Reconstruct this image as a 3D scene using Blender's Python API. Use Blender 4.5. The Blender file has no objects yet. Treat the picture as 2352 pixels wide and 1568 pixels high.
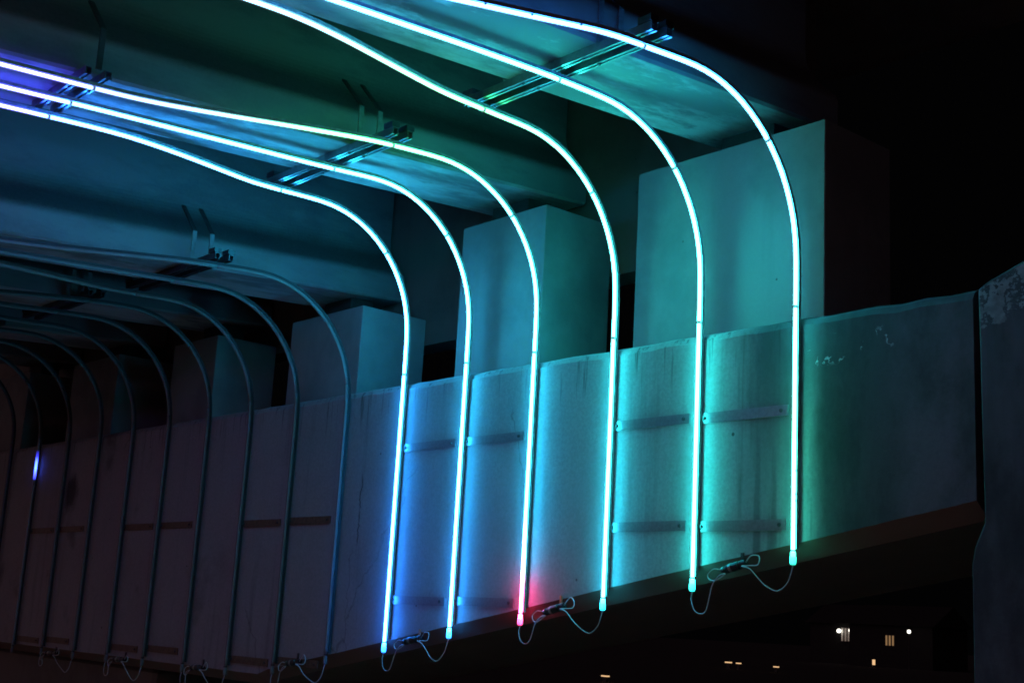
import bpy, bmesh, math, random
from mathutils import Vector, Matrix

# ------------------------------------------------------------------ camera, world, exposure
sc = bpy.context.scene
col = sc.collection
S = 0.5                 # design unit -> metres (one unit is half a metre)
HZ = 2.6                # camera height above the ground

YAW, PITCH, ROLL, FPX = -0.86393, 0.211979, 0.0563205, 3018.27
_f = Vector((math.sin(YAW) * math.cos(PITCH), math.cos(YAW) * math.cos(PITCH), math.sin(PITCH)))
_r = Vector((math.cos(YAW), -math.sin(YAW), 0))
_u = _r.cross(_f)
right = math.cos(ROLL) * _r + math.sin(ROLL) * _u
up = -math.sin(ROLL) * _r + math.cos(ROLL) * _u
cam = bpy.data.cameras.new('camera')
cam.sensor_width = 36.0
cam.lens = 36.0 * FPX / 2352.0
cam.clip_start = 0.05
cam.clip_end = 2000
cam_o = bpy.data.objects.new('camera', cam)
col.objects.link(cam_o)
cam_o.matrix_world = Matrix(((right.x, up.x, -_f.x, 0), (right.y, up.y, -_f.y, 0),
                             (right.z, up.z, -_f.z, HZ), (0, 0, 0, 1)))
sc.camera = cam_o

sc.view_settings.view_transform = 'Standard'
sc.view_settings.look = 'None'
sc.view_settings.exposure = 0.0
sc.view_settings.gamma = 1.0
sc.cycles.use_denoising = True
sc.cycles.filter_width = 1.7
sc.cycles.max_bounces = 8
sc.cycles.diffuse_bounces = 4
sc.cycles.sample_clamp_indirect = 6.0

# night sky: almost black, with a dull violet-brown city glow low on the side behind the photographer
world = bpy.data.worlds.new('World')
sc.world = world
world.use_nodes = True
wt = world.node_tree
for n in list(wt.nodes):
    wt.nodes.remove(n)
w_out = wt.nodes.new('ShaderNodeOutputWorld')
w_bg = wt.nodes.new('ShaderNodeBackground')
w_tc = wt.nodes.new('ShaderNodeTexCoord')
w_dot = wt.nodes.new('ShaderNodeVectorMath'); w_dot.operation = 'DOT_PRODUCT'
w_dot.inputs[1].default_value = (-0.25, -0.95, -0.15)
w_map = wt.nodes.new('ShaderNodeMapRange'); w_map.interpolation_type = 'SMOOTHSTEP'
w_map.inputs['From Min'].default_value = 0.0
w_map.inputs['From Max'].default_value = 1.0
w_mix = wt.nodes.new('ShaderNodeMixRGB')
w_mix.inputs[1].default_value = (0.0006, 0.0006, 0.0007, 1)
w_mix.inputs[2].default_value = (0.20, 0.12, 0.148, 1)
wt.links.new(w_tc.outputs['Generated'], w_dot.inputs[0])
wt.links.new(w_dot.outputs['Value'], w_map.inputs['Value'])
wt.links.new(w_map.outputs['Result'], w_mix.inputs[0])
wt.links.new(w_mix.outputs[0], w_bg.inputs['Color'])
w_bg.inputs['Strength'].default_value = 1.0
wt.links.new(w_bg.outputs[0], w_out.inputs['Surface'])

TUBE_POWER = 67.0       # radiance of a lit tube

# ------------------------------------------------------------------ helpers
def W(x, y, z):
    return Vector((x * S, y * S, z * S + HZ))


class NT:
    """small node-tree writer"""
    def __init__(self, name):
        self.m = bpy.data.materials.new(name)
        self.m.use_nodes = True
        self.t = self.m.node_tree
        self.t.nodes.clear()
        self.out = self.t.nodes.new('ShaderNodeOutputMaterial')
        self.bsdf = self.t.nodes.new('ShaderNodeBsdfPrincipled')
        self.t.links.new(self.bsdf.outputs[0], self.out.inputs[0])

    def n(self, kind, **kw):
        nd = self.t.nodes.new(kind)
        for k, v in kw.items():
            setattr(nd, k, v)
        return nd

    def l(self, a, b):
        self.t.links.new(a, b)

    def pos(self):
        g = self.n('ShaderNodeNewGeometry')
        return g.outputs['Position']

    def noise(self, scale, detail=6, rough=0.55, stretch=(1, 1, 1), vec=None):
        mp = self.n('ShaderNodeMapping')
        mp.inputs['Scale'].default_value = stretch
        self.l(vec or self.pos(), mp.inputs['Vector'])
        nz = self.n('ShaderNodeTexNoise')
        nz.inputs['Scale'].default_value = scale
        nz.inputs['Detail'].default_value = detail
        nz.inputs['Roughness'].default_value = rough
        self.l(mp.outputs[0], nz.inputs['Vector'])
        return nz.outputs['Fac']

    def rng(self, val, a, b, c=0.0, d=1.0, smooth=True):
        mr = self.n('ShaderNodeMapRange')
        mr.interpolation_type = 'SMOOTHSTEP' if smooth else 'LINEAR'
        mr.inputs['From Min'].default_value = a
        mr.inputs['From Max'].default_value = b
        mr.inputs['To Min'].default_value = c
        mr.inputs['To Max'].default_value = d
        self.l(val, mr.inputs['Value'])
        return mr.outputs['Result']

    def math(self, op, a, b=None):
        m = self.n('ShaderNodeMath', operation=op)
        for i, v in enumerate((a, b)):
            if v is None:
                continue
            if isinstance(v, (int, float)):
                m.inputs[i].default_value = v
            else:
                self.l(v, m.inputs[i])
        return m.outputs[0]

    def mix(self, fac, a, b):
        m = self.n('ShaderNodeMixRGB')
        for i, v in enumerate((fac, a, b)):
            if isinstance(v, (int, float)):
                m.inputs[i].default_value = v
            elif isinstance(v, tuple):
                m.inputs[i].default_value = (*v, 1) if len(v) == 3 else v
            else:
                self.l(v, m.inputs[i])
        return m.outputs[0]

    def bump(self, h, strength, dist=0.01):
        b = self.n('ShaderNodeBump')
        b.inputs['Strength'].default_value = strength
        b.inputs['Distance'].default_value = dist
        self.l(h, b.inputs['Height'])
        self.l(b.outputs[0], self.bsdf.inputs['Normal'])

    def done(self, color, rough=0.8, metal=0.0, spec=None):
        if isinstance(color, tuple):
            self.bsdf.inputs['Base Color'].default_value = (*color, 1)
        else:
            self.l(color, self.bsdf.inputs['Base Color'])
        if isinstance(rough, (int, float)):
            self.bsdf.inputs['Roughness'].default_value = rough
        else:
            self.l(rough, self.bsdf.inputs['Roughness'])
        self.bsdf.inputs['Metallic'].default_value = metal
        if spec is not None:
            self.bsdf.inputs['Specular IOR Level'].default_value = spec
        return self.m


def plain(name, color, rough=0.6, metal=0.0, var=0.25, scale=30):
    t = NT(name)
    f = t.noise(scale, 4)
    dark = tuple(c * (1 - var) for c in color)
    light = tuple(min(1, c * (1 + var)) for c in color)
    return t.done(t.mix(t.rng(f, 0.3, 0.7), dark, light), rough, metal)


def concrete(name, base, dark, blotch=1.6, streaks=True, bump=0.35, amount=0.6, rough=0.82):
    t = NT(name)
    big = t.rng(t.noise(blotch, 8, 0.62), 0.42, 0.66)
    c = t.mix(t.math('MULTIPLY', big, amount), base, dark)
    if streaks:
        st = t.rng(t.noise(5.0, 7, 0.6, (1, 1, 0.09)), 0.54, 0.72)
        c = t.mix(t.math('MULTIPLY', st, 0.4 * amount), c, dark)
    fine = t.noise(55, 6, 0.6)
    c = t.mix(t.rng(fine, 0.25, 0.75, 0.0, 0.14), c, tuple(x * 0.6 for x in base))
    vor = t.n('ShaderNodeTexVoronoi')
    vor.inputs['Scale'].default_value = 5.5
    t.l(t.pos(), vor.inputs['Vector'])
    pits = t.rng(vor.outputs['Distance'], 0.03, 0.05, 1.0, 0.0)
    gate = t.rng(t.noise(2.2, 2), 0.52, 0.6)
    pits = t.math('MULTIPLY', pits, gate)
    c = t.mix(t.math('MULTIPLY', pits, 0.8), c, (0.03, 0.03, 0.03))
    t.bump(t.math('ADD', t.math('MULTIPLY', fine, 0.5), t.math('MULTIPLY', t.noise(9, 5), 0.6)), bump, 0.006)
    return t.done(c, rough)


def cap_concrete():
    """painted bent cap: pale paint, dirty run-off between the last tubes, dark grime past the last one"""
    t = NT('painted_cap_concrete')
    pale, grime = (0.26, 0.26, 0.27), (0.019, 0.019, 0.022)
    pos = t.pos()
    sep = t.n('ShaderNodeSeparateXYZ'); t.l(pos, sep.inputs[0])
    x, z = sep.outputs['X'], sep.outputs['Z']
    wob = t.math('MULTIPLY', t.math('SUBTRACT', t.noise(3.0, 6, 0.6, (1, 1, 0.35)), 0.5), 0.55)
    xw = t.math('ADD', x, wob)
    # run-off stain between the last two tubes, strongest under the top edge
    right_part = t.rng(xw, -4.22, -3.95)
    top = t.rng(z, 2.9, 4.05)
    stain_a = t.math('MULTIPLY', right_part, t.math('MULTIPLY', top, 0.85))
    runs = t.rng(t.noise(9.0, 6, 0.55, (1, 1, 0.07)), 0.5, 0.66)
    run_zone = t.math('MULTIPLY', t.rng(x, -4.32, -4.2), t.math('MULTIPLY', runs, 0.55))
    # old unpainted concrete right of the last tube
    past = t.math('MULTIPLY', t.rng(t.math('ADD', x, t.math('MULTIPLY', wob, 0.4)), -3.80, -3.62), 0.96)
    grime_f = t.math('MAXIMUM', t.math('MAXIMUM', stain_a, run_zone), past)
    # dirty patches on the far left third
    left = t.rng(x, -8.6, -10.2)
    spots = t.math('MULTIPLY', t.math('MULTIPLY', left, t.rng(t.noise(1.5, 7, 0.6), 0.56, 0.7)), 0.6)
    grime_f = t.math('MAXIMUM', grime_f, spots)
    cloud = t.rng(t.noise(1.1, 8, 0.6), 0.4, 0.7)
    c = t.mix(t.math('MULTIPLY', cloud, 0.55), pale, (0.19, 0.195, 0.21))
    st = t.rng(t.noise(7.0, 7, 0.6, (1, 1, 0.06)), 0.54, 0.72)
    c = t.mix(t.math('MULTIPLY', st, 0.5), c, (0.10, 0.105, 0.115))
    # short drips that start at the top edge
    drip = t.math('MULTIPLY', t.rng(t.noise(26.0, 4, 0.6, (1, 1, 0.05)), 0.56, 0.66), t.rng(t.math('ADD', z, t.math('MULTIPLY', t.noise(9, 3, 0.5, (1, 1, 0)), 0.5)), 4.02, 4.30))
    c = t.mix(t.math('MULTIPLY', drip, 0.75), c, (0.035, 0.037, 0.04))
    # far right end: the grime thins out to a bare grey
    end = t.rng(xw, -3.45, -3.05)
    smudge = t.rng(t.noise(1.7, 10, 0.7, (1, 1, 0.45)), 0.44, 0.6)
    grime_c = t.mix(smudge, (0.009, 0.0095, 0.012), (0.036, 0.036, 0.042))
    g = t.mix(t.math('MULTIPLY', end, t.rng(t.noise(2.2, 9, 0.65, (1, 1, 0.6)), 0.36, 0.64, 0.0, 1.0)), grime_c, (0.085, 0.075, 0.09))
    c = t.mix(grime_f, c, g)
    # chipped white scars in the grime
    sc_ = t.rng(t.math('ABSOLUTE', t.math('SUBTRACT', t.noise(5.5, 5, 0.6), 0.5)), 0.012, 0.004)
    sc_ = t.math('MULTIPLY', sc_, t.rng(t.noise(9.0, 2), 0.5, 0.56))
    zone = t.math('MULTIPLY', t.rng(x, -3.74, -3.70), t.math('MULTIPLY', t.rng(x, -3.22, -3.32), t.rng(z, 4.03, 3.98)))
    zone = t.math('MULTIPLY', zone, t.rng(z, 3.86, 3.90))
    c = t.mix(t.math('MULTIPLY', t.math('MULTIPLY', sc_, zone), 0.8), c, (0.5, 0.5, 0.52))
    # soot stain and slanted smear on the far left, long jagged crack left of the first lit tube
    def blob(x0, z0, ax, az, shear, r0, r1, amp, sc2):
        xx = t.math('ADD', t.math('MULTIPLY', t.math('SUBTRACT', x, x0), ax), t.math('MULTIPLY', t.math('SUBTRACT', z, z0), shear))
        zz = t.math('MULTIPLY', t.math('SUBTRACT', z, z0), az)
        d = t.math('SQRT', t.math('ADD', t.math('MULTIPLY', xx, xx), t.math('MULTIPLY', zz, zz)))
        d = t.math('ADD', d, t.math('MULTIPLY', t.math('SUBTRACT', t.noise(sc2, 7, 0.65, (1, 1, 0.5)), 0.5), amp))
        return t.rng(d, r1, r0)
    c = t.mix(t.math('MULTIPLY', blob(-12.22, 3.60, 1, 0.8, 0, 0.07, 0.17, 0.22, 9), 0.88), c, (0.012, 0.012, 0.012))
    c = t.mix(t.math('MULTIPLY', blob(-11.0, 3.05, 1, 0.16, 0.16, 0.015, 0.05, 0.05, 8), 0.7), c, (0.03, 0.03, 0.035))
    jag = t.math('MULTIPLY', t.math('SUBTRACT', t.noise(7.0, 6, 0.7, (0, 0, 1)), 0.5), 0.16)
    cd = t.math('ABSOLUTE', t.math('ADD', t.math('SUBTRACT', x, -7.375), jag))
    ck = t.math('MULTIPLY', t.rng(cd, 0.009, 0.003), t.math('MULTIPLY', t.rng(z, 3.04, 3.1), t.rng(z, 3.56, 3.48)))
    c = t.mix(t.math('MULTIPLY', ck, t.rng(t.noise(16, 3), 0.35, 0.5, 0.25, 0.9)), c, (0.03, 0.03, 0.035))
    # pits and specks
    vor = t.n('ShaderNodeTexVoronoi'); vor.inputs['Scale'].default_value = 4.5
    t.l(pos, vor.inputs['Vector'])
    pits = t.math('MULTIPLY', t.rng(vor.outputs['Distance'], 0.035, 0.05, 1, 0), t.rng(t.noise(2.6, 2), 0.46, 0.52))
    c = t.mix(t.math('MULTIPLY', pits, 0.85), c, (0.02, 0.02, 0.02))
    # brown concrete on the chamfer and underside
    gn = t.n('ShaderNodeNewGeometry')
    sn = t.n('ShaderNodeSeparateXYZ'); t.l(gn.outputs['True Normal'], sn.inputs[0])
    under = t.rng(sn.outputs['Z'], -0.2, -0.4)
    # hairline cracks
    cv = t.n('ShaderNodeTexVoronoi', feature='DISTANCE_TO_EDGE'); cv.inputs['Scale'].default_value = 0.85
    cm = t.n('ShaderNodeMapping'); cm.inputs['Scale'].default_value = (1, 1, 0.4)
    nv = t.n('ShaderNodeTexNoise'); nv.inputs['Scale'].default_value = 6; nv.inputs['Detail'].default_value = 6
    t.l(pos, nv.inputs['Vector'])
    va = t.n('ShaderNodeVectorMath', operation='MULTIPLY_ADD')
    t.l(nv.outputs['Color'], va.inputs[0]); va.inputs[1].default_value = (0.22, 0.22, 0.22); t.l(pos, va.inputs[2])
    t.l(va.outputs[0], cm.inputs['Vector']); t.l(cm.outputs[0], cv.inputs['Vector'])
    crack = t.math('MULTIPLY', t.rng(cv.outputs['Distance'], 0.0, 0.006, 1, 0), t.rng(t.noise(0.9, 3), 0.5, 0.58))
    c = t.mix(t.math('MULTIPLY', crack, 0.55), c, (0.06, 0.06, 0.065))
    fine = t.noise(60, 6, 0.6)
    c = t.mix(t.rng(fine, 0.25, 0.75, 0, 0.22), c, t.mix(1.0, c, (0.02, 0.02, 0.02)))
    c = t.mix(under, c, t.mix(t.noise(3.0, 6), (0.17, 0.09, 0.075), (0.10, 0.06, 0.045)))
    t.bump(t.math('ADD', t.math('MULTIPLY', t.noise(120, 4, 0.6), 0.8), t.math('MULTIPLY', t.noise(5, 5), 0.5)), 0.3, 0.005)
    return t.done(c, 0.78)


def column_concrete():
    """stained grey column with the ragged remains of white paint along its top edge"""
    t = NT('stained_column_concrete')
    pos = t.pos()
    sep = t.n('ShaderNodeSeparateXYZ'); t.l(pos, sep.inputs[0])
    x, z = sep.outputs['X'], sep.outputs['Z']
    c = t.mix(t.rng(t.noise(1.6, 9, 0.65, (1, 1, 0.45)), 0.4, 0.62), (0.012, 0.013, 0.016), (0.062, 0.066, 0.075))
    st = t.rng(t.noise(6.0, 7, 0.6, (1, 1, 0.06)), 0.5, 0.68)
    c = t.mix(t.math('MULTIPLY', st, 0.5), c, (0.015, 0.016, 0.02))
    below = t.math('SUBTRACT', t.math('ADD', t.math('MULTIPLY', t.math('ADD', x, 2.80), 0.39), 4.137), z)
    rag = t.math('MULTIPLY', t.math('SUBTRACT', t.noise(6.0, 9, 0.62), 0.5), 0.42)
    rag2 = t.math('MULTIPLY', t.math('SUBTRACT', t.noise(26.0, 5, 0.6), 0.5), 0.06)
    d = t.math('ADD', below, t.math('ADD', rag, rag2))
    paint = t.math('MULTIPLY', t.rng(d, 0.165, 0.150), t.rng(below, 0.004, 0.02))
    tear = t.rng(t.math('ABSOLUTE', t.math('SUBTRACT', t.noise(7.5, 6, 0.65), 0.47)), 0.018, 0.028)
    paint = t.math('MULTIPLY', paint, tear)
    pc = t.mix(t.rng(t.noise(20, 6), 0.35, 0.7), (0.21, 0.235, 0.24), (0.11, 0.12, 0.125))
    c = t.mix(t.math('MULTIPLY', paint, 0.92), c, pc)
    fine = t.noise(50, 6)
    t.bump(t.math('ADD', t.math('MULTIPLY', fine, 0.35), t.math('ADD', t.math('MULTIPLY', t.noise(8, 6), 0.7), t.math('MULTIPLY', paint, 0.5))), 0.5, 0.006)
    return t.done(c, 0.8)


def soffit_concrete():
    """precast girder concrete: grey with weathered darker blotches running lengthways"""
    t = NT('precast_girder_concrete')
    long_ = t.rng(t.noise(2.6, 9, 0.66, (1, 0.28, 1)), 0.44, 0.62)
    c = t.mix(t.math('MULTIPLY', long_, 0.5), (0.135, 0.137, 0.14), (0.04, 0.042, 0.047))
    st = t.rng(t.noise(6, 6, 0.6, (1, 1, 0.08)), 0.55, 0.75)
    c = t.mix(t.math('MULTIPLY', st, 0.3), c, (0.14, 0.14, 0.145))
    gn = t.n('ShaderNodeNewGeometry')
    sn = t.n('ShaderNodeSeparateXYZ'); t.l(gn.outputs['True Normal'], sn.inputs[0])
    c = t.mix(t.rng(sn.outputs['Z'], -0.6, -0.9), c, t.mix(t.math('MULTIPLY', t.math('MAXIMUM', long_, t.rng(t.noise(1.3, 9, 0.7, (1, 0.4, 1)), 0.5, 0.58)), 0.85), (0.38, 0.38, 0.38), (0.12, 0.125, 0.13)))   # undersides lightened: glow of the near tubes put into the colour
    ledge = t.math('MULTIPLY', t.rng(sn.outputs['Z'], 0.0, 0.7), 0.85)     # darker on upward ledges
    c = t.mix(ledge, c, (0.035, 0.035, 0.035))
    fine = t.noise(50, 6)
    c = t.mix(t.rng(fine, 0.25, 0.75, 0, 0.15), c, (0.18, 0.18, 0.18))
    t.bump(t.math('ADD', t.math('MULTIPLY', fine, 0.4), t.math('MULTIPLY', t.noise(11, 6), 0.6)), 0.3, 0.006)
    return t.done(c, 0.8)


def glow_mat(name, power, base=(0.7, 0.7, 0.7)):
    t = NT(name)
    at = t.n('ShaderNodeAttribute', attribute_name='glow')
    t.l(at.outputs['Color'], t.bsdf.inputs['Emission Color'])
    t.bsdf.inputs['Emission Strength'].default_value = power
    return t.done(base, 0.35)


def sleeve_mat(name, power):  # see-through shell with its own glow, added to soften the tube edges
    t = NT(name)
    t.t.nodes.remove(t.bsdf)
    at = t.n('ShaderNodeAttribute', attribute_name='glow')
    em = t.n('ShaderNodeEmission'); em.inputs['Strength'].default_value = power
    t.l(t.mix(0.45, at.outputs['Color'], (1.0, 1.0, 1.0)), em.inputs['Color'])
    tr = t.n('ShaderNodeBsdfTransparent'); tr.inputs['Color'].default_value = (0.96, 0.96, 0.96, 1)
    ad = t.n('ShaderNodeAddShader')
    t.l(em.outputs[0], ad.inputs[0]); t.l(tr.outputs[0], ad.inputs[1]); t.l(ad.outputs[0], t.out.inputs[0])
    t.m.cycles.emission_sampling = 'NONE'
    return t.m


def lamp_mat(name, color, power):
    t = NT(name)
    t.bsdf.inputs['Emission Color'].default_value = (*color, 1)
    t.bsdf.inputs['Emission Strength'].default_value = power
    return t.done((0.6, 0.6, 0.6), 0.4)


M = {
    'cap': cap_concrete(),
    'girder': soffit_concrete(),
    'pedestal': concrete('pedestal_concrete', (0.21, 0.21, 0.212), (0.10, 0.10, 0.11), 1.3, True, 0.3, 0.62),
    'stem': concrete('raw_concrete', (0.11, 0.10, 0.085), (0.05, 0.045, 0.04), 1.5, True, 0.4, 0.6),
    'column': column_concrete(),
    'deck': concrete('deck_concrete', (0.36, 0.34, 0.30), (0.2, 0.19, 0.17), 1.2, False, 0.3, 0.6),
    'pad': plain('black_neoprene', (0.02, 0.02, 0.02), 0.8),
    'channel': plain('lit_channel', (0.24, 0.245, 0.25), 0.5, 0.1),  # lightened behind lit tubes: wall glow put into the colour
    'darkchannel': plain('shaded_channel', (0.02, 0.02, 0.022), 0.8),  # same channel behind unlit tubes, shade put into the colour
    'alu': plain('dull_aluminium', (0.17, 0.145, 0.165), 0.38, 0.5, 0.12, 60),
    'brownalu': plain('ground_tinted_aluminium', (0.13, 0.09, 0.065), 0.6, 0.5, 0.2, 40),  # bars of the dark bays, browned as if reflecting the ground
    'strut': plain('galvanised_strut', (0.16, 0.165, 0.17), 0.3, 0.7, 0.15, 40),
    'strap': plain('strap_steel', (0.11, 0.113, 0.118), 0.6, 0.1),
    'darkstrap': plain('shaded_strap_steel', (0.02, 0.02, 0.022), 0.8),  # darkened copy of the strap steel, its shade is in the colour
    'bounce': concrete('warm_bounce_paving', (0.6, 0.46, 0.28), (0.4, 0.3, 0.18), 0.5, False, 0.3, 0.7),  # pale warm paving, added to bounce light onto the soffits
    'bolt': plain('dark_bolt_steel', (0.06, 0.06, 0.065), 0.45, 0.7),
    'black': plain('black_plastic', (0.012, 0.012, 0.013), 0.32),
    'ring': plain('bright_metal_ring', (0.3, 0.28, 0.26), 0.3, 0.9),
    'copper': plain('copper_clip', (0.5, 0.2, 0.1), 0.45, 0.5),
    'cable': plain('white_cable', (0.36, 0.36, 0.37), 0.45, 0, 0.1),
    'diffuser': plain('unlit_silicone', (0.135, 0.115, 0.115), 0.8, 0, 0.08, 12),
    'tube': glow_mat('lit_silicone_tube', TUBE_POWER),
    'sleeve': sleeve_mat('glow_sleeve', 0.30),
    'endglow': glow_mat('lit_end_cap', TUBE_POWER * 0.07, (0.7, 0.7, 0.72)),
    'faint': glow_mat('partly_lit_silicone', 8.0, (0.17, 0.17, 0.175)),
    'ground': plain('dark_ground', (0.008, 0.008, 0.007), 0.95, 0, 0.5, 0.8),
    'housewall': plain('house_render', (0.007, 0.007, 0.007), 0.9, 0, 0.2, 2),
    'roof': plain('roof_tiles', (0.003, 0.003, 0.003), 0.9, 0, 0.3, 3),
    'frame': plain('window_frame_paint', (0.1, 0.095, 0.09), 0.6),
    'pane': lamp_mat('lit_curtain', (0.62, 0.45, 0.28), 0.12),
    'amber': lamp_mat('amber_lit_curtain', (0.9, 0.5, 0.14), 0.22),
    'globe': lamp_mat('white_globe_lamp', (1, 0.93, 0.8), 3.0),
    'warm': lamp_mat('warm_low_lamp', (1, 0.6, 0.28), 0.9),
    'pole': plain('lamp_pole_paint', (0.03, 0.03, 0.03), 0.5, 0.4),
}


def link_mesh(name, verts, faces, mat, parent=None, base=None, smooth=False, colors=None):
    """verts in design units; the object sits at `base` (design units) or shares its parent's base"""
    b = W(*base) if base is not None else (parent['_b'] if parent is not None else Vector((0, 0, 0)))
    b = Vector(b)
    me = bpy.data.meshes.new(name)
    me.from_pydata([tuple(W(*v) - b) for v in verts], [], faces)
    bm = bmesh.new(); bm.from_mesh(me)
    bmesh.ops.recalc_face_normals(bm, faces=bm.faces)
    bm.to_mesh(me); bm.free()
    if smooth:
        for p in me.polygons:
            p.use_smooth = True
    if colors is not None:
        a = me.color_attributes.new('glow', 'FLOAT_COLOR', 'POINT')
        for i, c in enumerate(colors):
            a.data[i].color = (*c, 1)
    me.materials.append(M[mat])
    o = bpy.data.objects.new(name, me)
    col.objects.link(o)
    if parent is not None:
        o.parent = parent
    else:
        o.location = b
    o['_b'] = list(b)
    return o


def thing(name, label, cat, base, group=None):
    o = bpy.data.objects.new(name, None)
    o.empty_display_size = 0.1
    col.objects.link(o)
    o.location = W(*base)
    o['_b'] = list(W(*base))
    return tag(o, label, cat, group)


def tag(o, label, cat, group=None):
    o['label'] = label
    o['category'] = cat
    if group:
        o['group'] = group
    return o


def copy_tree(root, delta, label=None):
    """copy a thing with its parts, moved by delta (design units)"""
    d = Vector(delta) * S
    r = root.copy(); col.objects.link(r)
    r.location = root.location + d
    if label:
        r['label'] = label
    for ch in list(root.children):
        c = ch.copy(); col.objects.link(c); c.parent = r
        for g in list(ch.children):
            k = g.copy(); col.objects.link(k); k.parent = c
    return r


class MB:
    """collects shapes (design units) into one mesh"""
    def __init__(self):
        self.v, self.f, self.c = [], [], []

    def add(self, vs, fs):
        n = len(self.v)
        self.v += [tuple(p) for p in vs]
        self.f += [tuple(i + n for i in f) for f in fs]

    def box(self, x0, x1, y0, y1, z0, z1):
        self.add([(x0, y0, z0), (x1, y0, z0), (x1, y1, z0), (x0, y1, z0),
                  (x0, y0, z1), (x1, y0, z1), (x1, y1, z1), (x0, y1, z1)],
                 [(0, 3, 2, 1), (4, 5, 6, 7), (0, 1, 5, 4), (1, 2, 6, 5), (2, 3, 7, 6), (3, 0, 4, 7)])

    def cbox(self, x0, x1, y0, y1, z0, z1, c):
        """box with chamfered vertical and top edges"""
        ring = [(x0 + c, y0), (x1 - c, y0), (x1, y0 + c), (x1, y1 - c), (x1 - c, y1), (x0 + c, y1), (x0, y1 - c), (x0, y0 + c)]
        cx, cy = (x0 + x1) / 2, (y0 + y1) / 2
        def sh(p, k): return (p[0] + (k if p[0] < cx else -k), p[1] + (k if p[1] < cy else -k))
        vs = [(p[0], p[1], z0) for p in ring] + [(p[0], p[1], z1 - c) for p in ring] + [(*sh(p, c), z1) for p in ring]
        fs = [tuple(range(8))[::-1], tuple(range(16, 24))]
        for k in (0, 8):
            for i in range(8):
                j = (i + 1) % 8
                fs.append((k + i, k + j, k + 8 + j, k + 8 + i))
        self.add(vs, fs)

    def loft(self, rings, caps=True, closed=True):
        n = len(rings[0]); b = len(self.v)
        for r in rings:
            self.v += [tuple(p) for p in r]
        m = n if closed else n - 1
        for k in range(len(rings) - 1):
            for i in range(m):
                j = (i + 1) % n
                self.f.append((b + k * n + i, b + k * n + j, b + (k + 1) * n + j, b + (k + 1) * n + i))
        if caps:
            self.f.append(tuple(b + i for i in range(n))[::-1])
            self.f.append(tuple(b + (len(rings) - 1) * n + i for i in range(n)))

    def lathe(self, p0, axis, prof, n=16):
        """prof: list of (distance along axis, radius)"""
        a = Vector(axis).normalized()
        s = a.cross(Vector((0, 1, 0)))
        if s.length < 0.1:
            s = a.cross(Vector((1, 0, 0)))
        s.normalize(); t = a.cross(s)
        rings = []
        for d, r in prof:
            c = Vector(p0) + a * d
            rings.append([c + (s * math.cos(2 * math.pi * i / n) + t * math.sin(2 * math.pi * i / n)) * r for i in range(n)])
        self.loft(rings)

    def sweep(self, pts, prof, frames):
        rings = []
        for p, (nn, bb) in zip(pts, frames):
            rings.append([Vector(p) + bb * a + nn * b for a, b in prof])
        self.loft(rings)

    def build(self, name, mat, parent=None, base=None, smooth=False, colors=None):
        return link_mesh(name, self.v, self.f, mat, parent, base, smooth, colors)


def circle(r, n=12):
    return [(r * math.cos(2 * math.pi * i / n), r * math.sin(2 * math.pi * i / n)) for i in range(n)]


def catmull(pts, per=8):
    P = [Vector(p) for p in pts]
    P = [2 * P[0] - P[1]] + P + [2 * P[-1] - P[-2]]
    out = []
    for i in range(1, len(P) - 2):
        a, b, c, d = P[i - 1:i + 3]
        for k in range(per):
            t = k / per
            out.append(0.5 * ((2 * b) + (c - a) * t + (2 * a - 5 * b + 4 * c - d) * t * t + (3 * b - a - 3 * c + d) * t ** 3))
    out.append(P[-2])
    return out


def frames_of(pts, ref=None):
    """(normal, binormal) along a path by parallel transport, or with a fixed binormal hint"""
    out = []
    n = len(pts)
    prev = None
    for i in range(n):
        t = (pts[min(i + 1, n - 1)] - pts[max(i - 1, 0)]).normalized()
        if ref is not None:
            b = ref - t * ref.dot(t)
        else:
            if prev is None:
                prev = t.orthogonal()
            b = prev - t * prev.dot(t)
        b.normalize(); prev = b
        nn = b.cross(t).normalized()
        out.append((nn, b))
    return out


def lerp_keys(keys, x):
    if x <= keys[0][0]:
        return keys[0][1]
    for (a, va), (b, vb) in zip(keys, keys[1:]):
        if x <= b:
            t = (x - a) / (b - a)
            if isinstance(va, tuple):
                return tuple(p + (q - p) * t for p, q in zip(va, vb))
            return va + (vb - va) * t
    return keys[-1][1]


# ------------------------------------------------------------------ setting: ground
g = MB()
g.add([(-1200, -900, -5.2), (900, -900, -5.2), (900, 1500, -5.2), (-1200, 1500, -5.2)], [(0, 1, 2, 3)])
o = g.build('ground', 'ground', base=(0, 0, -5.2)); o['kind'] = 'structure'

g = MB()
g.box(-60, 40, -60, 13.5, -5.3, -5.19)  # unseen sheet on the ground, added as a warm reflector
o = g.build('bounce_paving', 'bounce', base=(0, 0, -5.2)); o['kind'] = 'structure'

# ------------------------------------------------------------------ bent cap with pedestals
FACE = 10.078
TOP = 3.045
random.seed(4)


def cap_bottom(x):
    if x < -16.95:
        return -1.03
    return -0.985 + (x + 16.95) * 0.1842


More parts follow.
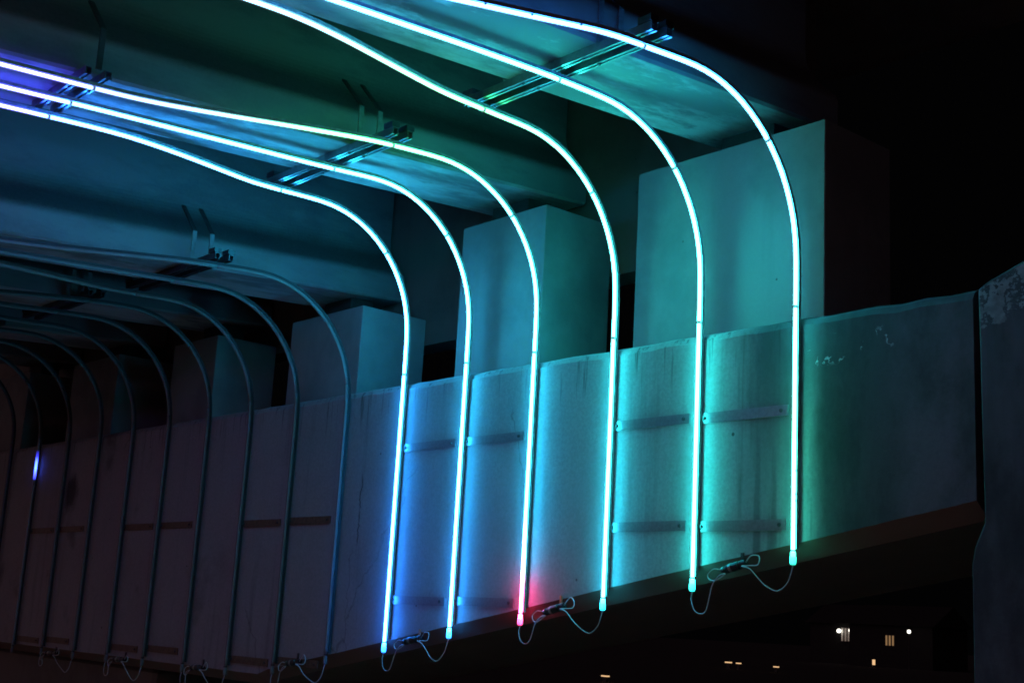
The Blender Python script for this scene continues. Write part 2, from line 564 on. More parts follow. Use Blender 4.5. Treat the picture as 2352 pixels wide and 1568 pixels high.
cap = thing('bent_cap', 'long pale concrete cap beam under the girders, its underside rising to the right', 'beam', (-14, FACE, -1))
m = MB()
xs = [-34 + 0.25 * i for i in range(int((34 - 5.75) / 0.25) + 1)] + [-5.745]
rings = []
for x in xs:
    zb = cap_bottom(x)
    zt = TOP + (random.uniform(-0.009, 0.009) if x > -7.4 else random.uniform(-0.005, 0.005))
    b = 0.095 + random.uniform(-0.010, 0.010)
    c = 0.16 + random.uniform(-0.003, 0.003)
    rings.append([(x, FACE, zb + c * 0.9), (x, FACE, zt - b), (x, FACE + b * 0.35, zt - b * 0.35), (x, FACE + b, zt),
                  (x, 12.9, zt), (x, 12.9, zb), (x, FACE + c * 1.2, zb)])
m.loft(rings)
m.build('beam_body', 'cap', cap)
PED = [(-10.09, -7.51, 5.16), (-13.30, -11.66, 5.13), (-17.46, -15.54, 4.41), (-21.43, -19.86, 4.53), (-25.86, -23.73, 4.66), (-30.2, -28.23, 4.80)]
for x0, x1, z1 in PED:
    m = MB()
    m.cbox(x0, x1, 10.40, 11.55, TOP - 0.02, z1, 0.008)
    m.build('pedestal', 'pedestal', cap)
m = MB()
m.cbox(-33.5, -20.9, 10.42, 12.4, -5.18, -1.05, 0.06)
m.build('pier_stem', 'stem', cap)

# ------------------------------------------------------------------ column at the right end of the cap
cl = thing('bridge_column', 'stained grey concrete column at the end of the cap beam, past a dark joint', 'column', (-4.6, 10, -5.2))
m = MB()
poly = [(-5.795, -5.3), (-5.79, 0.70), (-5.762, 0.84), (-5.668, 1.04), (-5.685, 3.02), (-5.60, 3.075), (-4.2, 3.62), (-3.2, 3.7), (-3.2, -5.3)]
ya, yb, ch = 10.06, 12.6, 0.012
cx, cz = -4.5, -1
inner = [(p[0] + (ch if p[0] < cx else -ch), p[1] + (-ch if p[1] > cz else 0)) for p in poly]
m.loft([[(p[0], ya, p[1]) for p in inner], [(p[0], ya + ch, p[1]) for p in poly], [(p[0], yb, p[1]) for p in poly]])
m.build('column_shaft', 'column', cl)
# ------------------------------------------------------------------ girders, bearing pads, deck, diaphragms
GRADE = 0.06
def rise(y): return -GRADE * (8.3 - y)

GIRD = {  # centre x, soffit z at y = 8.3
    'E': (-8.785, 5.31), 'D': (-12.77, 5.31), 'C': (-16.76, 4.58), 'B': (-20.7, 4.71), 'A': (-24.75, 4.84), 'Z': (-28.9, 4.97)}
GLAB = {
    'E': 'concrete girder lit teal and blue, carrying the three rightmost glowing tubes',
    'D': 'concrete girder lit green and blue over the three leftmost glowing tubes',
    'C': 'concrete girder with blue lit side above the nearest dark tubes',
    'B': 'dark concrete girder, next beyond the one with the blue lit side',
    'A': 'dark concrete girder, third beyond the last lit one',
    'Z': 'dark concrete girder at the left edge, farthest of all'}


def girder_profile(cx, z):
    h = 0.65
    half = [(h, 0), (h, 0.32)]
    def fillet(p0, p1, p2, n=6):
        return [((1 - t) ** 2 * p0[0] + 2 * t * (1 - t) * p1[0] + t * t * p2[0],
                 (1 - t) ** 2 * p0[1] + 2 * t * (1 - t) * p1[1] + t * t * p2[1]) for t in [i / n for i in range(n + 1)]]
    half += fillet((h, 0.335), (h, 0.41), (h - 0.06, 0.47))
    half += fillet((0.36, 0.70), (0.205, 0.86), (0.205, 1.12), 8)
    half += [(0.205, 1.98), (0.5, 2.42), (0.5, 2.74)]
    r = [(cx + a, z + b) for a, b in half]
    l = [(cx - a, z + b) for a, b in half][::-1]
    # slightly eased bottom corners
    e = 0.03
    return [(cx + h - e, z), (cx + h, z + e)] + r[1:] + l[:-1] + [(cx - h, z + e), (cx - h + e, z)]


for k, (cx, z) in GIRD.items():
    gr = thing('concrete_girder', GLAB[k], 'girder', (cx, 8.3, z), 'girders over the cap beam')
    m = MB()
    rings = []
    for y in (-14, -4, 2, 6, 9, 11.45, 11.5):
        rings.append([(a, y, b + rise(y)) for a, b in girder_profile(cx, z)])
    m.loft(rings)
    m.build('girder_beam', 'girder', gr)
    m = MB()
    i = 'EDCBAZ'.index(k)
    zt = PED[i][2]
    zs = z + rise(10.9)
    m.box(cx - 0.36, cx + 0.36, 10.75, 11.15, zt - 0.002, zs + 0.03)
    m.build('bearing_pad', 'pad', gr)


def deck(name, label, x0, x1, z, parapet=None):
    m = MB()
    rings = []
    for y in (-14, 11.5, 16):
        r = rise(y)
        if parapet is None:
            p = [(x0, z), (x1, z), (x1, z + 0.45), (x0, z + 0.45)]
        else:
            p = [(x0, z), (x1 - 0.4, z), (x1, z + 0.12), (x1, z + 2.2), (x1 - 0.35, z + 2.2), (x1 - 0.45, z + 0.45), (x0, z + 0.45)]
        rings.append([(a, y, b + r) for a, b in p])
    m.loft(rings)
    o = m.build(name, 'deck', base=((x0 + x1) / 2, 0, z))
    return tag(o, label, 'bridge deck')

deck('deck_slab', 'concrete deck slab over the two girders on the right, with a parapet at its edge', -14.75, -6.9, 8.05, True)
deck('deck_slab', 'lower concrete deck slab over the dark girders on the left', -34, -14.8, 7.33)

def diaphragm(label, xa, xb, zlo, zhi):
    m = MB()
    m.box(xa, xb, 11.56, 12.0, zlo, zhi)
    o = m.build('end_diaphragm', 'stem', base=((xa + xb) / 2, 11.7, zlo))
    tag(o, label, 'diaphragm', 'end walls between girder ends')

diaphragm('dark concrete end wall between the two brightly lit pedestals', -12.9, -8.8, 4.45, 8.2)
diaphragm('bluish concrete end wall between the middle lit pedestal and the one to its left', -16.7, -12.9, 4.02, 7.5)
diaphragm('dark end wall behind the dim pedestals on the left', -34, -16.75, 4.4, 7.6)

# ------------------------------------------------------------------ tube hangers: pairs of struts under each girder with straps up its sides
def hanger(cx, zsoff, y0, half, label, mat='strut', clamps=True, straps='strap'):
    dz = rise(y0) + zsoff - 0.004
    h = thing('tube_hanger', label, 'hanger bracket', (cx, y0, dz), 'hanger brackets under the girders')
    for yy in (y0 - 0.1, y0 + 0.1):
        zt = zsoff + rise(yy) - 0.006
        m = MB()
        w, hh, t = 0.036, 0.085, 0.012
        # inverted open channel: top, two sides, two lips
        m.box(cx - half, cx + half, yy - w, yy + w, zt - t, zt)
        m.box(cx - half, cx + half, yy - w, yy - w + t, zt - hh, zt - t)
        m.box(cx - half, cx + half, yy + w - t, yy + w, zt - hh, zt - t)
        m.box(cx - half, cx + half, yy - w + t, yy - w + 2.1 * t, zt - hh, zt - hh + t)
        m.box(cx - half, cx + half, yy + w - 2.1 * t, yy + w - t, zt - hh, zt - hh + t)
        s = m.build('strut', mat, h)
        for bx in (-0.42, 0.42):
            m = MB()
            m.lathe((cx + bx * half / 1.3, yy, zt - hh - 0.012), (0, 0, 1), [(0, 0.016), (0.02, 0.018), (0.03, 0.012)], 8)
            m.build('bolt', 'bolt', s)
        if clamps:
            for sg in (-1, 1):
                m = MB()
                xa = cx + sg * (half - 0.16)
                xb = cx + sg * half
                m.box(min(xa, xb), max(xa, xb), yy - 0.052, yy + 0.052, zt + 0.002, zt + 0.062)
                m.build('end_clamp', 'bolt', h)
    if straps:
        for yy in ((y0 - 0.13, y0 + 0.13) if clamps else (y0,)):
            for sg in (-1, 1):
                # strap: up the side of the bottom flange, then over its sloping top
                z = zsoff + rise(yy)
                t = 0.018
                x = cx + sg * 0.652
                m = MB()
                m.box(min(x, x + sg * t), max(x, x + sg * t), yy - 0.03, yy + 0.03, z - 0.01, z + 0.41)
                m.build('strap', straps, h)
                ring = [(x, z + 0.412), (x - sg * 0.42, z + 0.845), (x - sg * 0.41, z + 0.862), (x + sg * t, z + 0.42)]
                m = MB()
                m.loft([[(a, yy - 0.03, b) for a, b in ring], [(a, yy + 0.03, b) for a, b in ring]])
                m.build('strap_bend', 'darkstrap', h)
    return h

hanger(-8.78, 5.31, 7.92, 1.32, 'pair of green lit steel struts crossing under the rightmost girder')
hanger(-12.63, 5.31, 7.90, 1.33, 'pair of blue lit steel struts crossing under the middle girder')
hanger(-12.56, 5.31, 4.65, 0.68, 'short violet lit strut pair at the upper left, near the tube joints', 'strut', False, 'darkstrap')
hanger(-8.7, 5.31, 3.4, 0.72, 'short strut pair high on the rightmost girder', 'strut', False, 'darkstrap')
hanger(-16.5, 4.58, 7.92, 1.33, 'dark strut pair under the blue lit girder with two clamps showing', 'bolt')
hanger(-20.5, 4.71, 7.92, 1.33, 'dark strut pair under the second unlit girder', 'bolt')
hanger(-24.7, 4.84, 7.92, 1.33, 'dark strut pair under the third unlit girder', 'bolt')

# ------------------------------------------------------------------ tubes
RT = 0.0245       # outer tube; on lit ones an added glow shell
RC = 0.0150       # bright core inside it
ARC_R = 1.5
VIO = (0.16, 0.13, 1.0)


def tube_path(x_keys, x0, zb, zt, yend=-8.0):
    """centre line from the wall up, round the bend and along the girder; returns points and arc length"""
    pts = []
    zc = zt - ARC_R
    z = zb
    step = 0.16
    n = max(2, int((zc - zb) / step))
    for i in range(n):
        pts.append(Vector((x0, 10.0, zb + (zc - zb) * i / n)))
    for i in range(21):
        a = math.pi / 2 * i / 20
        y = 10 - ARC_R + ARC_R * math.cos(a)
        zz = zc + ARC_R * math.sin(a) + (0.012 * math.sin(a))
        xx = x0 + (lerp_keys(x_keys, -(10 - ARC_R)) - x0) * (a / (math.pi / 2)) ** 2
        pts.append(Vector((xx, y, zz)))
    y = 10 - ARC_R
    while y > yend:
        y -= 0.16
        pts.append(Vector((lerp_keys(x_keys, -y), y, zt + rise(y) )))
    # light smoothing
    for _ in range(3):
        q = [p.copy() for p in pts]
        for i in range(1, len(pts) - 1):
            q[i] = pts[i] * 0.5 + (pts[i - 1] + pts[i + 1]) * 0.25
        pts = q
    for p in pts:
        pass
    return pts


def resample(pts, s0, s1, L, step=0.12):
    n = max(2, int((s1 - s0) / step) + 1)
    out = []
    j = 0
    for i in range(n + 1):
        s = s0 + (s1 - s0) * i / n
        while j < len(L) - 2 and L[j + 1] < s:
            j += 1
        t = (s - L[j]) / max(1e-6, L[j + 1] - L[j])
        out.append((s, pts[j].lerp(pts[j + 1], t)))
    return out


def s_at(pts, L, test):
    for i, p in enumerate(pts):
        if test(p):
            return L[i]
    return L[-1]


def tube(label, x0, zb, zt, x_keys, colors=None, group='LED tubes', faint=None, far=0.52):
    """colors: list of (marker, colour); marker is z on the wall, or ('y', v) on the girder run"""
    root = thing('led_tube', label, 'light tube', (x0, 10.0, zb), group)
    cap_len = 0.12
    pts = tube_path(x_keys, x0, zb + cap_len, zt)
    L = [0.0]
    for a, b in zip(pts, pts[1:]):
        L.append(L[-1] + (b - a).length)
    X = Vector((1, 0, 0))
    joints = [0.0, s_at(pts, L, lambda p: p.z > 3.02), s_at(pts, L, lambda p: p.z > zt - 0.52),
              s_at(pts, L, lambda p: p.y < 7.99 and p.z > zt - 0.5), s_at(pts, L, lambda p: p.y < 4.68 and p.z > zt - 0.6), L[-1]]
    keys = None
    if colors:
        keys = []
        for mk, c in colors:
            if isinstance(mk, tuple):
                if mk[0] == 'y':
                    s = s_at(pts, L, lambda p: p.y < mk[1] and p.z > zt - 1.0)
                else:
                    s = s_at(pts, L, lambda p: p.z > mk[1])
            else:
                s = s_at(pts, L, lambda p: p.z > mk)
            keys.append((s, c))
    for a, b in zip(joints, joints[1:]):
        gap = 0.0025
        sp = resample(pts, a + (0 if a == 0 else gap), b - gap, L)
        P = [p for s, p in sp]
        m = MB()
        m.sweep(P, circle(RC if keys else RT, 12), frames_of(P, X))
        cols = None
        mat = 'diffuser'
        if keys:
            mat = 'tube'
            cols = []
            for s, p in sp:
                cols += [lerp_keys(keys, s)] * 12
        elif faint and a == 0.0:
            mat = 'faint'
            cols = []
            for s, p in sp:
                cols += [lerp_keys(faint, p.z)] * 12
        seg = m.build('tube_segment', mat, root, smooth=True, colors=cols)
        if keys:
            m = MB()
            m.sweep(P, circle(RT, 14), frames_of(P, X))
            cols = []
            for s, p in sp:
                cols += [lerp_keys(keys, s)] * 14
            m.build('glow_sleeve', 'sleeve', seg, smooth=True, colors=cols)
    # narrow couplings at the joints
    for s in joints[1:-1]:
        sp = resample(pts, s - 0.014, s + 0.014, L)
        P = [p for _, p in sp]
        m = MB(); m.sweep(P, circle(RT * 0.9, 12), frames_of(P, X))
        m.build('coupling', 'diffuser', root, smooth=True)
    # U-shaped mounting channel behind the tube
    sp = resample(pts, 0.03, L[-1], L, 0.14)
    P = [p for s, p in sp]
    fr = frames_of(P, X)
    # outward (away from the bend's centre) must point to the wall and up to the girder
    fr = [((nn if nn.dot(Vector((0, 1, 1))) > 0 else -nn), bb) for nn, bb in fr]
    prof = [(-0.020, 0.022), (-0.018, 0.022), (-0.018, 0.031), (0.018, 0.031), (0.018, 0.022), (0.020, 0.022), (0.020, 0.058), (-0.020, 0.058)]
    m = MB(); m.sweep(P, prof, fr)
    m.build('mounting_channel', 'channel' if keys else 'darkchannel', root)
    # clear end cap with a thin dark band above it
    m = MB()
    m.lathe((x0, 10.0, zb + cap_len), (0, 0, -1), [(0.0, RT * 0.98), (0.04, RT), (0.05, 0.029), (0.10, 0.030), (0.116, 0.025), (0.12, 0.012)], 16)
    if keys:
        c = lerp_keys(keys, 0)
        cols = []
        for k, w in enumerate((6.0, 5.0, 2.2, 0.9, 0.35, 0.2)):
            cols += [tuple(v * w for v in c)] * 16
        m.build('end_cap', 'endglow', root, smooth=True, colors=cols)
    else:
        m.build('end_cap', 'diffuser', root, smooth=True)
    m = MB()
    m.lathe((x0, 10.0, zb + cap_len + 0.004), (0, 0, 1), [(0, RT + 0.001), (0, RT + 0.006), (0.014, RT + 0.006), (0.014, RT + 0.001)], 16)
    m.build('clamp_band', 'black', root)
    return root


def K(*p):  # (y, x) pairs from the bend outwards -> keys on -y
    return [(-y, x) for y, x in p]

LIT = 'glowing LED tubes'
RUN_OUT = [(('y', 4.60), (.03, .033, .8)), (('y', 3.5), (.035, .033, .7)), (('y', 2.4), (.16, .03, .20)), (('y', 1.0), (.26, .05, .07)), (('y', -7.5), (.26, .06, .05))]  # run continues unseen past the view, added red to tint the left wall
RUN_DIM = [(('y', 4.60), (.0185, .03, .2)), (('y', 3.5), (.03, .022, .15)), (('y', 2.4), (.16, .03, .08)), (('y', 1.0), (.26, .05, .05)), (('y', -7.5), (.26, .06, .05))]  # weaker version, its unseen stretch also reddened for the left wall
tube('leftmost glowing tube, royal blue at its lower end', -13.86, -0.43, 5.13,
     K((8.5, -13.84), (7.85, -13.78), (7.44, -13.74), (6.85, -13.52), (6.2, -13.30), (5.6, -13.14), (5.2, -13.105), (3, -13.09)),
     [(-0.3, (.0195, .26, 1.4)), (0.8, (.0195, .33, 1.4)), (2.0, (.0185, .44, 1.35)), (3.0, (.0185, .46, 1.3)), (4.5, (.0185, .5, 1.1)), (('y', 8.0), (.0185, .46, 1.1)), (('y', 6), (.0185, .28, 1)), (('y', 4.75), (.0195, .16, 1))] + RUN_OUT, LIT)
tube('second glowing tube from the left, azure blue down to its lower end', -12.563, -0.20, 5.13,
     K((8.4, -12.57), (7.8, -12.60), (6.8, -12.575), (5, -12.54), (3, -12.55)),
     [(-0.1, (.0185, .36, 1.3)), (1.0, (.0185, .46, 1.3)), (2.4, (.0185, .62, 1.2)), (4.5, (.0185, .66, 1.05)), (('y', 8.0), (.0185, .62, 1.05)), (('y', 6), (.0185, .34, 1)), (('y', 4.75), (.0195, .2, 1))] + RUN_OUT, LIT)
tube('third glowing tube from the left, with a pink-red lower end', -11.297, 0.0, 5.13,
     K((8.5, -11.40), (7.9, -11.41), (7.55, -11.43), (6.83, -11.59), (5.92, -11.82), (5.2, -11.975), (4.7, -11.985), (3, -11.97)),
     [(0.1, (1.1, .05, .24)), (0.40, (1.0, .06, .30)), (0.62, (.12, .5, 1.0)), (1.2, (.0185, .62, 1.15)), (3.0, (.0185, .72, 1.05)), (4.6, (.0185, .55, .70)), (('y', 8.8), (.0185, .50, .18)), (('y', 7.6), (.0185, .5, .13)), (('y', 6.9), (.0185, .22, .10)), (('y', 6.2), (.0185, .09, .09)), (('y', 5.3), (.0185, .06, .2)), (('y', 4.75), (.0185, .05, .3)), (('y', 4.6), (.026, .03, .4)), (('y', 3.5), (.03, .03, .4)), (('y', 2.4), (.16, .03, .1)), (('y', 1.0), (.26, .05, .05)), (('y', -7.5), (.26, .06, .05))], LIT)  # its last keys are the unseen reddened stretch too
tube('fourth glowing tube, cyan on the beam and green where it meets the struts', -10.0, 0.20, 5.13,
     K((8.45, -9.94), (8.0, -9.875), (7.75, -9.83), (7.28, -9.76), (6.47, -9.515), (5.85, -9.32), (5.3, -9.185), (4.9, -9.15), (3, -9.14)),
     [(0.3, (.0185, .72, 1.08)), (1.5, (.0185, .80, 1.0)), (3.0, (.0185, .86, .92)), (4.6, (.0185, .70, .60)), (('y', 8.6), (.0185, .45, .2)), (('y', 7.9), (.0185, .42, .11)), (('y', 7.0), (.0185, .26, .09)), (('y', 6.2), (.0185, .13, .10)), (('y', 5.2), (.0185, .10, .18)), (('y', 4.75), (.0185, .1, .2))] + RUN_DIM, LIT)
tube('fifth glowing tube, teal-green, second from the right', -8.767, 0.42, 5.13,
     K((8.6, -8.785), (8.2, -8.76), (7.8, -8.72), (6.8, -8.69), (3, -8.69)),
     [(0.6, (.0185, .92, .84)), (2.0, (.0185, .90, .86)), (3.2, (.0185, .90, .82)), (4.4, (.0185, .82, .74)), (('y', 8.0), (.0185, .78, .66)), (('y', 6.8), (.0185, .48, .62)), (('y', 5), (.0185, .24, .6))] + RUN_DIM, LIT)
tube('rightmost glowing tube, green on the beam and blue along the girder', -7.552, 0.68, 5.13,
     K((8.5, -7.60), (8.1, -7.62), (7.42, -7.625), (6.8, -7.80), (6.0, -8.0), (5.3, -8.18), (4.8, -8.22), (3, -8.22)),
     [(0.8, (.0185, .52, .36)), (1.8, (.0185, .46, .30)), (2.5, (.0185, .52, .42)), (3.2, (.0185, .72, .82)), (4.2, (.0185, .58, .9)), (('y', 8.4), (.0185, .28, 1)), (('y', 7), (.0185, .18, .8)), (('y', 5), (.0185, .12, .5))] + RUN_DIM, LIT)

last = [o for o in bpy.data.objects if o.get('label', '').startswith('rightmost glowing')][0]
for p, ax in (((-7.552, 10.0, 1.55), (0, 0, 1)), ((-7.552, 10.0, 1.33), (0, 0, 1)), ((-7.552, 10.0, 1.27), (0, 0, 1)), ((-7.7, 7.13, 5.06), (0.5, 1, 0.06)), ((-7.83, 6.68, 5.033), (0.27, 1, 0.06)), ((-7.93, 6.25, 5.007), (0.25, 1, 0.06))):
    m = MB()
    m.box(p[0] + 0.022, p[0] + 0.040, p[1] - 0.008, p[1] + 0.008, p[2] - 0.004, p[2] + 0.008)
    m.build('cable_tie', 'diffuser', last)

DARK = 'unlit LED tubes'
def side_keys(c, off):
    if off == 0:
        return K((8.5, c), (3, c + 0.02))
    s = 1 if off > 0 else -1
    return K((8.5, c + s * 1.24), (7.5, c + s * 1.19), (6.85, c + s * 1.0), (6.0, c + s * 0.74), (5.2, c + s * 0.585), (3, c + s * 0.57))

DT = [
    (-15.165, -0.65, 4.40, (-16.45, 1), 'unlit tube nearest to the glowing ones, catching blue light along its edge'),
    (-16.48, -0.86, 4.40, (-16.45, 0), 'second unlit tube left of the glowing ones'),
    (-17.80, -0.96, 4.40, (-16.45, -1), 'third unlit tube left of the glowing ones'),
    (-19.14, -0.99, 4.53, (-20.5, 1), 'fourth unlit tube left of the glowing ones'),
    (-20.53, -0.98, 4.53, (-20.5, 0), 'fifth unlit tube left of the glowing ones, left of a dark smear'),
    (-21.90, -0.99, 4.53, (-20.5, -1), 'sixth unlit tube left of the glowing ones'),
    (-23.29, -1.02, 4.66, (-24.72, 1), 'seventh unlit tube left of the glowing ones, right of the black stain'),
    (-24.72, -1.02, 4.66, (-24.72, 0), 'dark tube just right of the one with the violet glow'),
    (-26.16, -1.05, 4.66, (-24.72, -1), 'dark tube with one short violet-blue glowing stretch'),
    (-27.66, -1.05, 4.80, (-28.9, 1), 'dark tube at the far left edge of the wall'),
]
for x0, zb, zt, (c, off), lab in DT:
    faint = None
    if 'violet-blue' in lab:
        faint = [(2.30, (0, 0, 0)), (2.40, (.03, .03, .6)), (2.52, (.055, .13, 1.1)), (2.62, (.055, .13, 1.1)), (2.72, (.03, .03, .6)), (2.80, (0, 0, 0))]
    tube(lab, x0, zb, zt, side_keys(c, off), None, DARK, faint)

# ------------------------------------------------------------------ flat wall bars the tubes clip to
def bar_proto(mat):
    root = thing('wall_bar', 'x', 'mounting bar', (-13.32, 10.07, 2.17), 'mounting bars on the cap beam')
    m = MB()
    m.box(-13.88, -12.76, 10.060, 10.074, 2.118, 2.222)
    m.build('bar_plate', mat, root)
    for x in (-13.80, -12.84):
        m = MB()
        m.lathe((x, 10.060, 2.17), (0, -1, 0), [(0, 0.021), (0.006, 0.020), (0.006, 0.014), (0.016, 0.013), (0.017, 0.006)], 8)
        m.build('bolt', 'bolt', root)
    return root

BARS = [  # x centre, z, dim?, label
    (-13.315, 2.170, 0, 'upper bar between the first and second glowing tubes from the left'),
    (-12.04, 2.168, 0, 'upper bar between the second and third glowing tubes from the left'),
    (-9.475, 2.165, 0, 'upper bar between the fourth and fifth glowing tubes'),
    (-8.235, 2.150, 0, 'upper bar between the two rightmost glowing tubes, over run-off stains'),
    (-13.345, 0.230, 0, 'lower bar between the first and second glowing tubes from the left'),
    (-12.06, 0.245, 0, 'lower bar left of the pink-red tube end'),
    (-9.49, 1.073, 0, 'lower bar between the fourth and fifth glowing tubes'),
    (-8.24, 1.060, 0, 'lower bar between the two rightmost glowing tubes, above the cable connector'),
    (-17.29, 1.268, 1, 'brown upper bar in the first dark bay, between its left and middle tubes'),
    (-15.98, 1.280, 1, 'brown upper bar ending at the dark tube nearest the glowing ones'),
    (-17.29, -0.715, 1, 'brown lower bar in the first dark bay, between its left and middle tubes'),
    (-16.00, -0.665, 1, 'brown lower bar beside the coiled cable near the first dark tube'),
    (-21.38, 1.287, 1, 'brown upper bar in the second dark bay, above the dark smear'),
    (-20.0, 1.293, 1, 'brown upper bar in the second dark bay, right-hand one'),
    (-21.45, -0.735, 1, 'brown lower bar in the second dark bay, left-hand one'),
    (-20.03, -0.695, 1, 'brown lower bar in the second dark bay, right-hand one'),
    (-25.60, 1.293, 1, 'brown upper bar next to the violet glowing tube'),
    (-24.2, 1.300, 1, 'brown upper bar below the black stain'),
    (-25.65, -0.780, 1, 'brown lower bar in the farthest dark bay, left-hand one'),
    (-24.25, -0.735, 1, 'brown lower bar in the farthest dark bay, right-hand one'),
]
protos = {0: None, 1: None}
for x, z, dim, lab in BARS:
    if protos[dim] is None:
        protos[dim] = bar_proto('brownalu' if dim else 'alu')
        protos[dim].location += Vector(((x + 13.32) * S, 0, (z - 2.17) * S))
        protos[dim]['x'] = x; protos[dim]['z'] = z
        protos[dim]['label'] = lab
    else:
        p = protos[dim]
        copy_tree(p, (x - p['x'], 0, z - p['z']), lab)
for p in protos.values():
    del p['x'], p['z']

# ------------------------------------------------------------------ cable connectors hanging under the tube ends
rnd = random.Random(21)
def connector(xl, zl, xr, zr, c0, c1, clip, label, bright=True):
    cxm, czm = (c0[0] + c1[0]) / 2, (c0[1] + c1[1]) / 2
    Y = 9.99
    root = thing('cable_connector', label, 'cable connector', (cxm, Y, czm), 'cable connectors along the lower edge')
    a = Vector((c1[0] - c0[0], 0, c1[1] - c0[1])); Ln = a.length; a.normalize()
    k = Ln / 0.28
    m = MB()
    m.lathe((c0[0], Y, c0[1]), a, [(0, 0.018), (0.0, 0.034), (0.035 * k, 0.040), (0.04 * k, 0.031), (0.06 * k, 0.031), (0.065 * k, 0.042), (0.20 * k, 0.043),
                                    (0.205 * k, 0.032), (0.22 * k, 0.032), (0.225 * k, 0.040), (0.28 * k, 0.035), (0.28 * k, 0.014)], 14)
    m.build('connector_body', 'black', root, smooth=False)
    m = MB()
    m.lathe(Vector((c0[0], Y, c0[1])) + a * 0.092 * k, a, [(0, 0.036), (0, 0.0455), (0.028 * k, 0.0455), (0.028 * k, 0.036)], 14)
    m.build('clamp_ring', 'ring', root)
    m = MB()
    m.box(clip[0] - 0.016, clip[0] + 0.016, 10.06, FACE - 0.002, czm + 0.01, clip[1] + 0.03)
    m.box(clip[0] - 0.012, clip[0] + 0.012, Y + 0.03, 10.06, czm + 0.015, czm + 0.03)
    m.build('wall_clip', 'copper' if bright else 'bolt', root)
    r = 0.0062
    y = Y - 0.01
    w1, w2 = rnd.uniform(-0.02, 0.02), rnd.uniform(-0.02, 0.02)
    dx = c0[0] - xl
    left = [(xl, 10.0, zl), (xl + 0.012, y, zl - 0.08), (xl + 0.07, y - 0.02, zl - 0.165 + w1), (xl + 0.145, y - 0.02, zl - 0.20 + w1), (xl + 0.225, y - 0.02, zl - 0.155 + w1),
            (xl + dx * 0.75, y - 0.03, (zl + c0[1]) / 2 - 0.055), (c0[0] + 0.0, y - 0.05, c0[1] - 0.055), (c0[0] + 0.09, y - 0.058, c0[1] - 0.035),
            (c0[0] + 0.02, y - 0.05, c0[1] - 0.072), (c0[0] - 0.06, y - 0.035, c0[1] - 0.105 + w2), (c0[0] - 0.135, y - 0.025, c0[1] - 0.095 + w2), (c0[0] - 0.165, y - 0.015, c0[1] - 0.04), (c0[0] - 0.115, y, c0[1] + 0.01), (c0[0] - 0.045, y, c0[1] + 0.012), (c0[0] + 0.01, Y, c0[1])]
    rightc = [(c1[0] - 0.01, Y, c1[1]), (c1[0] + 0.055, y, c1[1] + 0.06), (c1[0] + 0.12, y - 0.01, c1[1] + 0.085 + w1), (c1[0] + 0.18, y - 0.02, c1[1] + 0.045 + w2), (c1[0] + 0.17, y - 0.03, c1[1] - 0.02),
              (c1[0] + 0.09, y - 0.05, c1[1] - 0.03), (c1[0] + 0.0, y - 0.055, c1[1] - 0.035), (c1[0] + 0.10, y - 0.06, c1[1] - 0.06),
              (c1[0] + 0.19, y - 0.04, c1[1] - 0.15), (xr - 0.26, y - 0.03, min(zr - 0.2, c1[1] - 0.22)), (xr - 0.14, y - 0.02, min(zr - 0.24, c1[1] - 0.25)), (xr - 0.05, y, zr - 0.17), (xr - 0.005, y, zr - 0.08), (xr, 10.0, zr)]
    for path in (left, rightc):
        P = catmull(path, 6)
        m = MB(); m.sweep(P, circle(r, 6), frames_of(P))
        m.build('cable', 'cable', root, smooth=True)

connector(-8.767, 0.42, -7.552, 0.68, (-8.375, 0.625), (-8.09, 0.70), (-8.20, 0.77), 'cable connector hanging between the two rightmost glowing tube ends', False)
connector(-11.297, 0.0, -10.0, 0.20, (-10.89, 0.155), (-10.575, 0.235), (-10.715, 0.315), 'cable connector right of the pink-red tube end')
connector(-13.86, -0.43, -12.563, -0.20, (-13.43, -0.275), (-13.08, -0.215), (-13.225, -0.14), 'cable connector between the two blue glowing tube ends')
connector(-16.48, -0.86, -15.165, -0.65, (-16.10, -0.69), (-15.77, -0.645), (-15.95, -0.57), 'cable connector with pale looped cables below the first dark bay', False)
connector(-19.14, -0.99, -17.80, -0.96, (-18.83, -0.905), (-18.45, -0.885), (-18.6, -0.80), 'dark cable connector left of the first dark bay', False)
connector(-21.90, -0.99, -20.53, -0.98, (-21.57, -0.93), (-21.15, -0.915), (-21.3, -0.83), 'dark cable connector in the second dark bay', False)
connector(-24.72, -1.02, -23.29, -1.02, (-24.47, -0.98), (-23.98, -0.96), (-24.2, -0.88), 'dark cable connector farthest to the left', False)

# ------------------------------------------------------------------ houses and lamps far off in the dark (metres)
def U(x, y, z):  # metres -> design units
    return (x / S, y / S, (z - HZ) / S)

class MM(MB):
    def boxm(self, x0, x1, y0, y1, z0, z1):
        a, b = U(x0, y0, z0), U(x1, y1, z1)
        self.box(a[0], b[0], a[1], b[1], a[2], b[2])

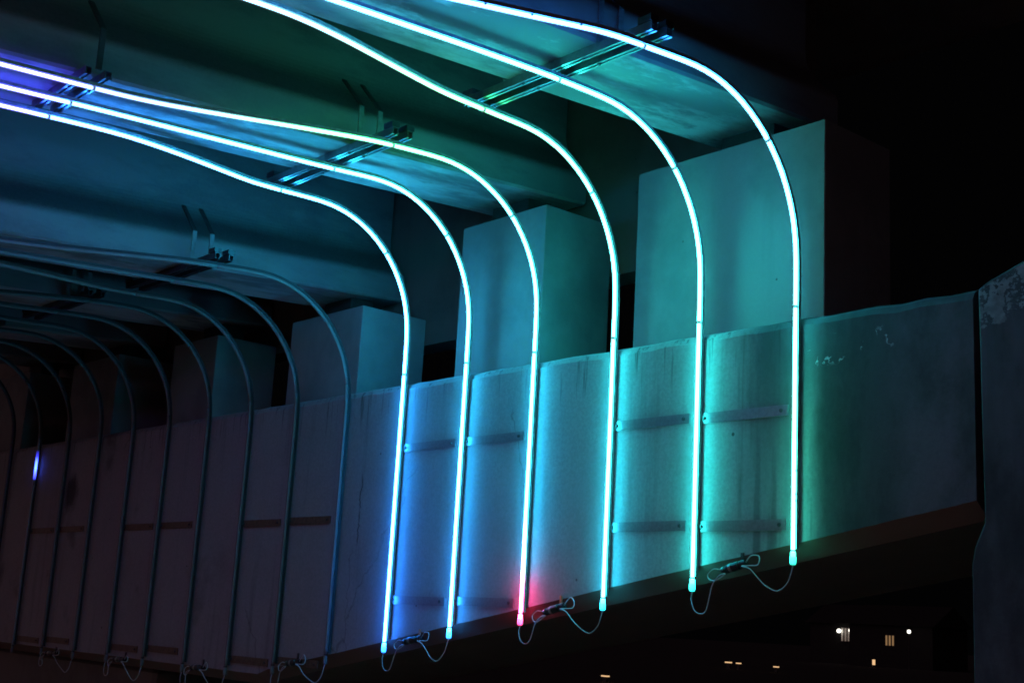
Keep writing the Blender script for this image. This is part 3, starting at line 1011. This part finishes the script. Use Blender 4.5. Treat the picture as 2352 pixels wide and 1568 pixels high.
def house(x, y, label, wx0, wx1, wz0, wz1, strips, pane, lamps):
    r = thing('house', label, 'house', U(x, y, 0))
    m = MM(); m.boxm(x - 6, x + 6, y, y + 8, 0, 5.2); m.build('house_wall', 'housewall', r)
    m = MB()
    m.add([U(x - 6.5, y - 0.6, 5.2), U(x + 6.5, y - 0.6, 5.2), U(x + 6.5, y + 8.6, 5.2), U(x - 6.5, y + 8.6, 5.2), U(x - 6.5, y + 4, 7.8), U(x + 6.5, y + 4, 7.8)],
          [(0, 1, 5, 4), (2, 3, 4, 5), (0, 4, 3), (1, 2, 5), (0, 3, 2, 1)])
    m.build('roof', 'roof', r)
    n = strips
    w = (wx1 - wx0) / n
    for i in range(n):
        m = MM(); m.boxm(wx0 + i * w, wx0 + (i + 1) * w - 0.06, y - 0.10, y - 0.004, wz0, wz1)
        f = m.build('window', 'frame', r)
        m = MM(); m.boxm(wx0 + i * w + 0.07, wx0 + (i + 1) * w - 0.16, y - 0.13, y - 0.104, wz0 + 0.07, wz1 - 0.07)
        m.build('pane', pane, f)
    for lx, lz in lamps:
        m = MM()
        m.lathe(U(lx, y - 0.5, lz - 0.27), (0, 0, 1), [(0, 0.1), (0.1, 0.36), (0.28, 0.52), (0.54, 0.58), (0.8, 0.52), (0.98, 0.36), (1.08, 0.1)], 14)
        lamp = m.build('porch_lamp', 'globe', r)
        m = MM(); m.boxm(lx - 0.05, lx + 0.05, y - 0.6, y - 0.0, lz + 0.24, lz + 0.32)
        m.build('lamp_arm', 'pole', lamp)

house(-104.3, 150, 'distant dark house with pale lit window between two white lamps', -105.3, -103.3, 2.9, 4.7, 4, 'pane', [(-105.35, 4.25), (-103.5, 4.35)])
house(-96.0, 147, 'distant dark house with a narrow amber lit window', -96.6, -95.2, 2.65, 4.0, 3, 'amber', [])

def lamp_post(x, y, z, label, r=0.2):
    t = thing('street_lamp', label, 'street lamp', U(x, y, 0))
    m = MM(); m.lathe(U(x, y, 0), (0, 0, 1), [(0, 0.25), (0.4, 0.12), (2 * z - 0.5, 0.08)], 10); m.build('lamp_pole', 'pole', t)
    m = MM(); m.lathe(U(x, y, z - r), (0, 0, 1), [(0, 0.08), (r * 0.5, r * 1.7), (r * 2, r * 2), (r * 3.5, r * 1.7), (r * 4, 0.08)], 12); m.build('lamp_globe', 'globe', t)
lamp_post(-92.0, 145, 4.5, 'small white street lamp glowing far off right of the amber window', 0.22)

def bollard(x, y, z0, z1, w, label, name='bollard_light', cat='path light', group='warm lights low in the distance'):
    t = thing(name, label, cat, U(x, y, 0), group)
    m = MM(); m.boxm(x - w * 0.3, x + w * 0.3, y - 0.06, y + 0.06, 0, z0); m.build('post', 'pole', t)
    m = MM(); m.boxm(x - w / 2, x + w / 2, y - 0.1, y + 0.1, z0, z1); m.build('lens', 'warm', t)
    m = MM(); m.boxm(x - w / 2 - 0.04, x + w / 2 + 0.04, y - 0.14, y + 0.14, z1, z1 + 0.05); m.build('hood', 'pole', t)
bollard(-94.0, 140.5, 0.32, 0.95, 0.28, 'upright warm light standing below the lit windows')
bollard(-74.6, 90, 0.47, 0.57, 0.62, 'wider flat orange light, left one of a close pair')
bollard(-73.5, 90, 0.46, 0.55, 0.42, 'small flat orange light, right one of a close pair')
bollard(-69.55, 90, 0.40, 0.49, 0.45, 'single flat orange light, right of the close pair')
bollard(-49.6, 50, 0.26, 0.33, 0.42, 'dim flat orange light below the cap beam, nearest of the low lights')

for o in bpy.data.objects:
    if '_b' in o.keys():
        del o['_b']
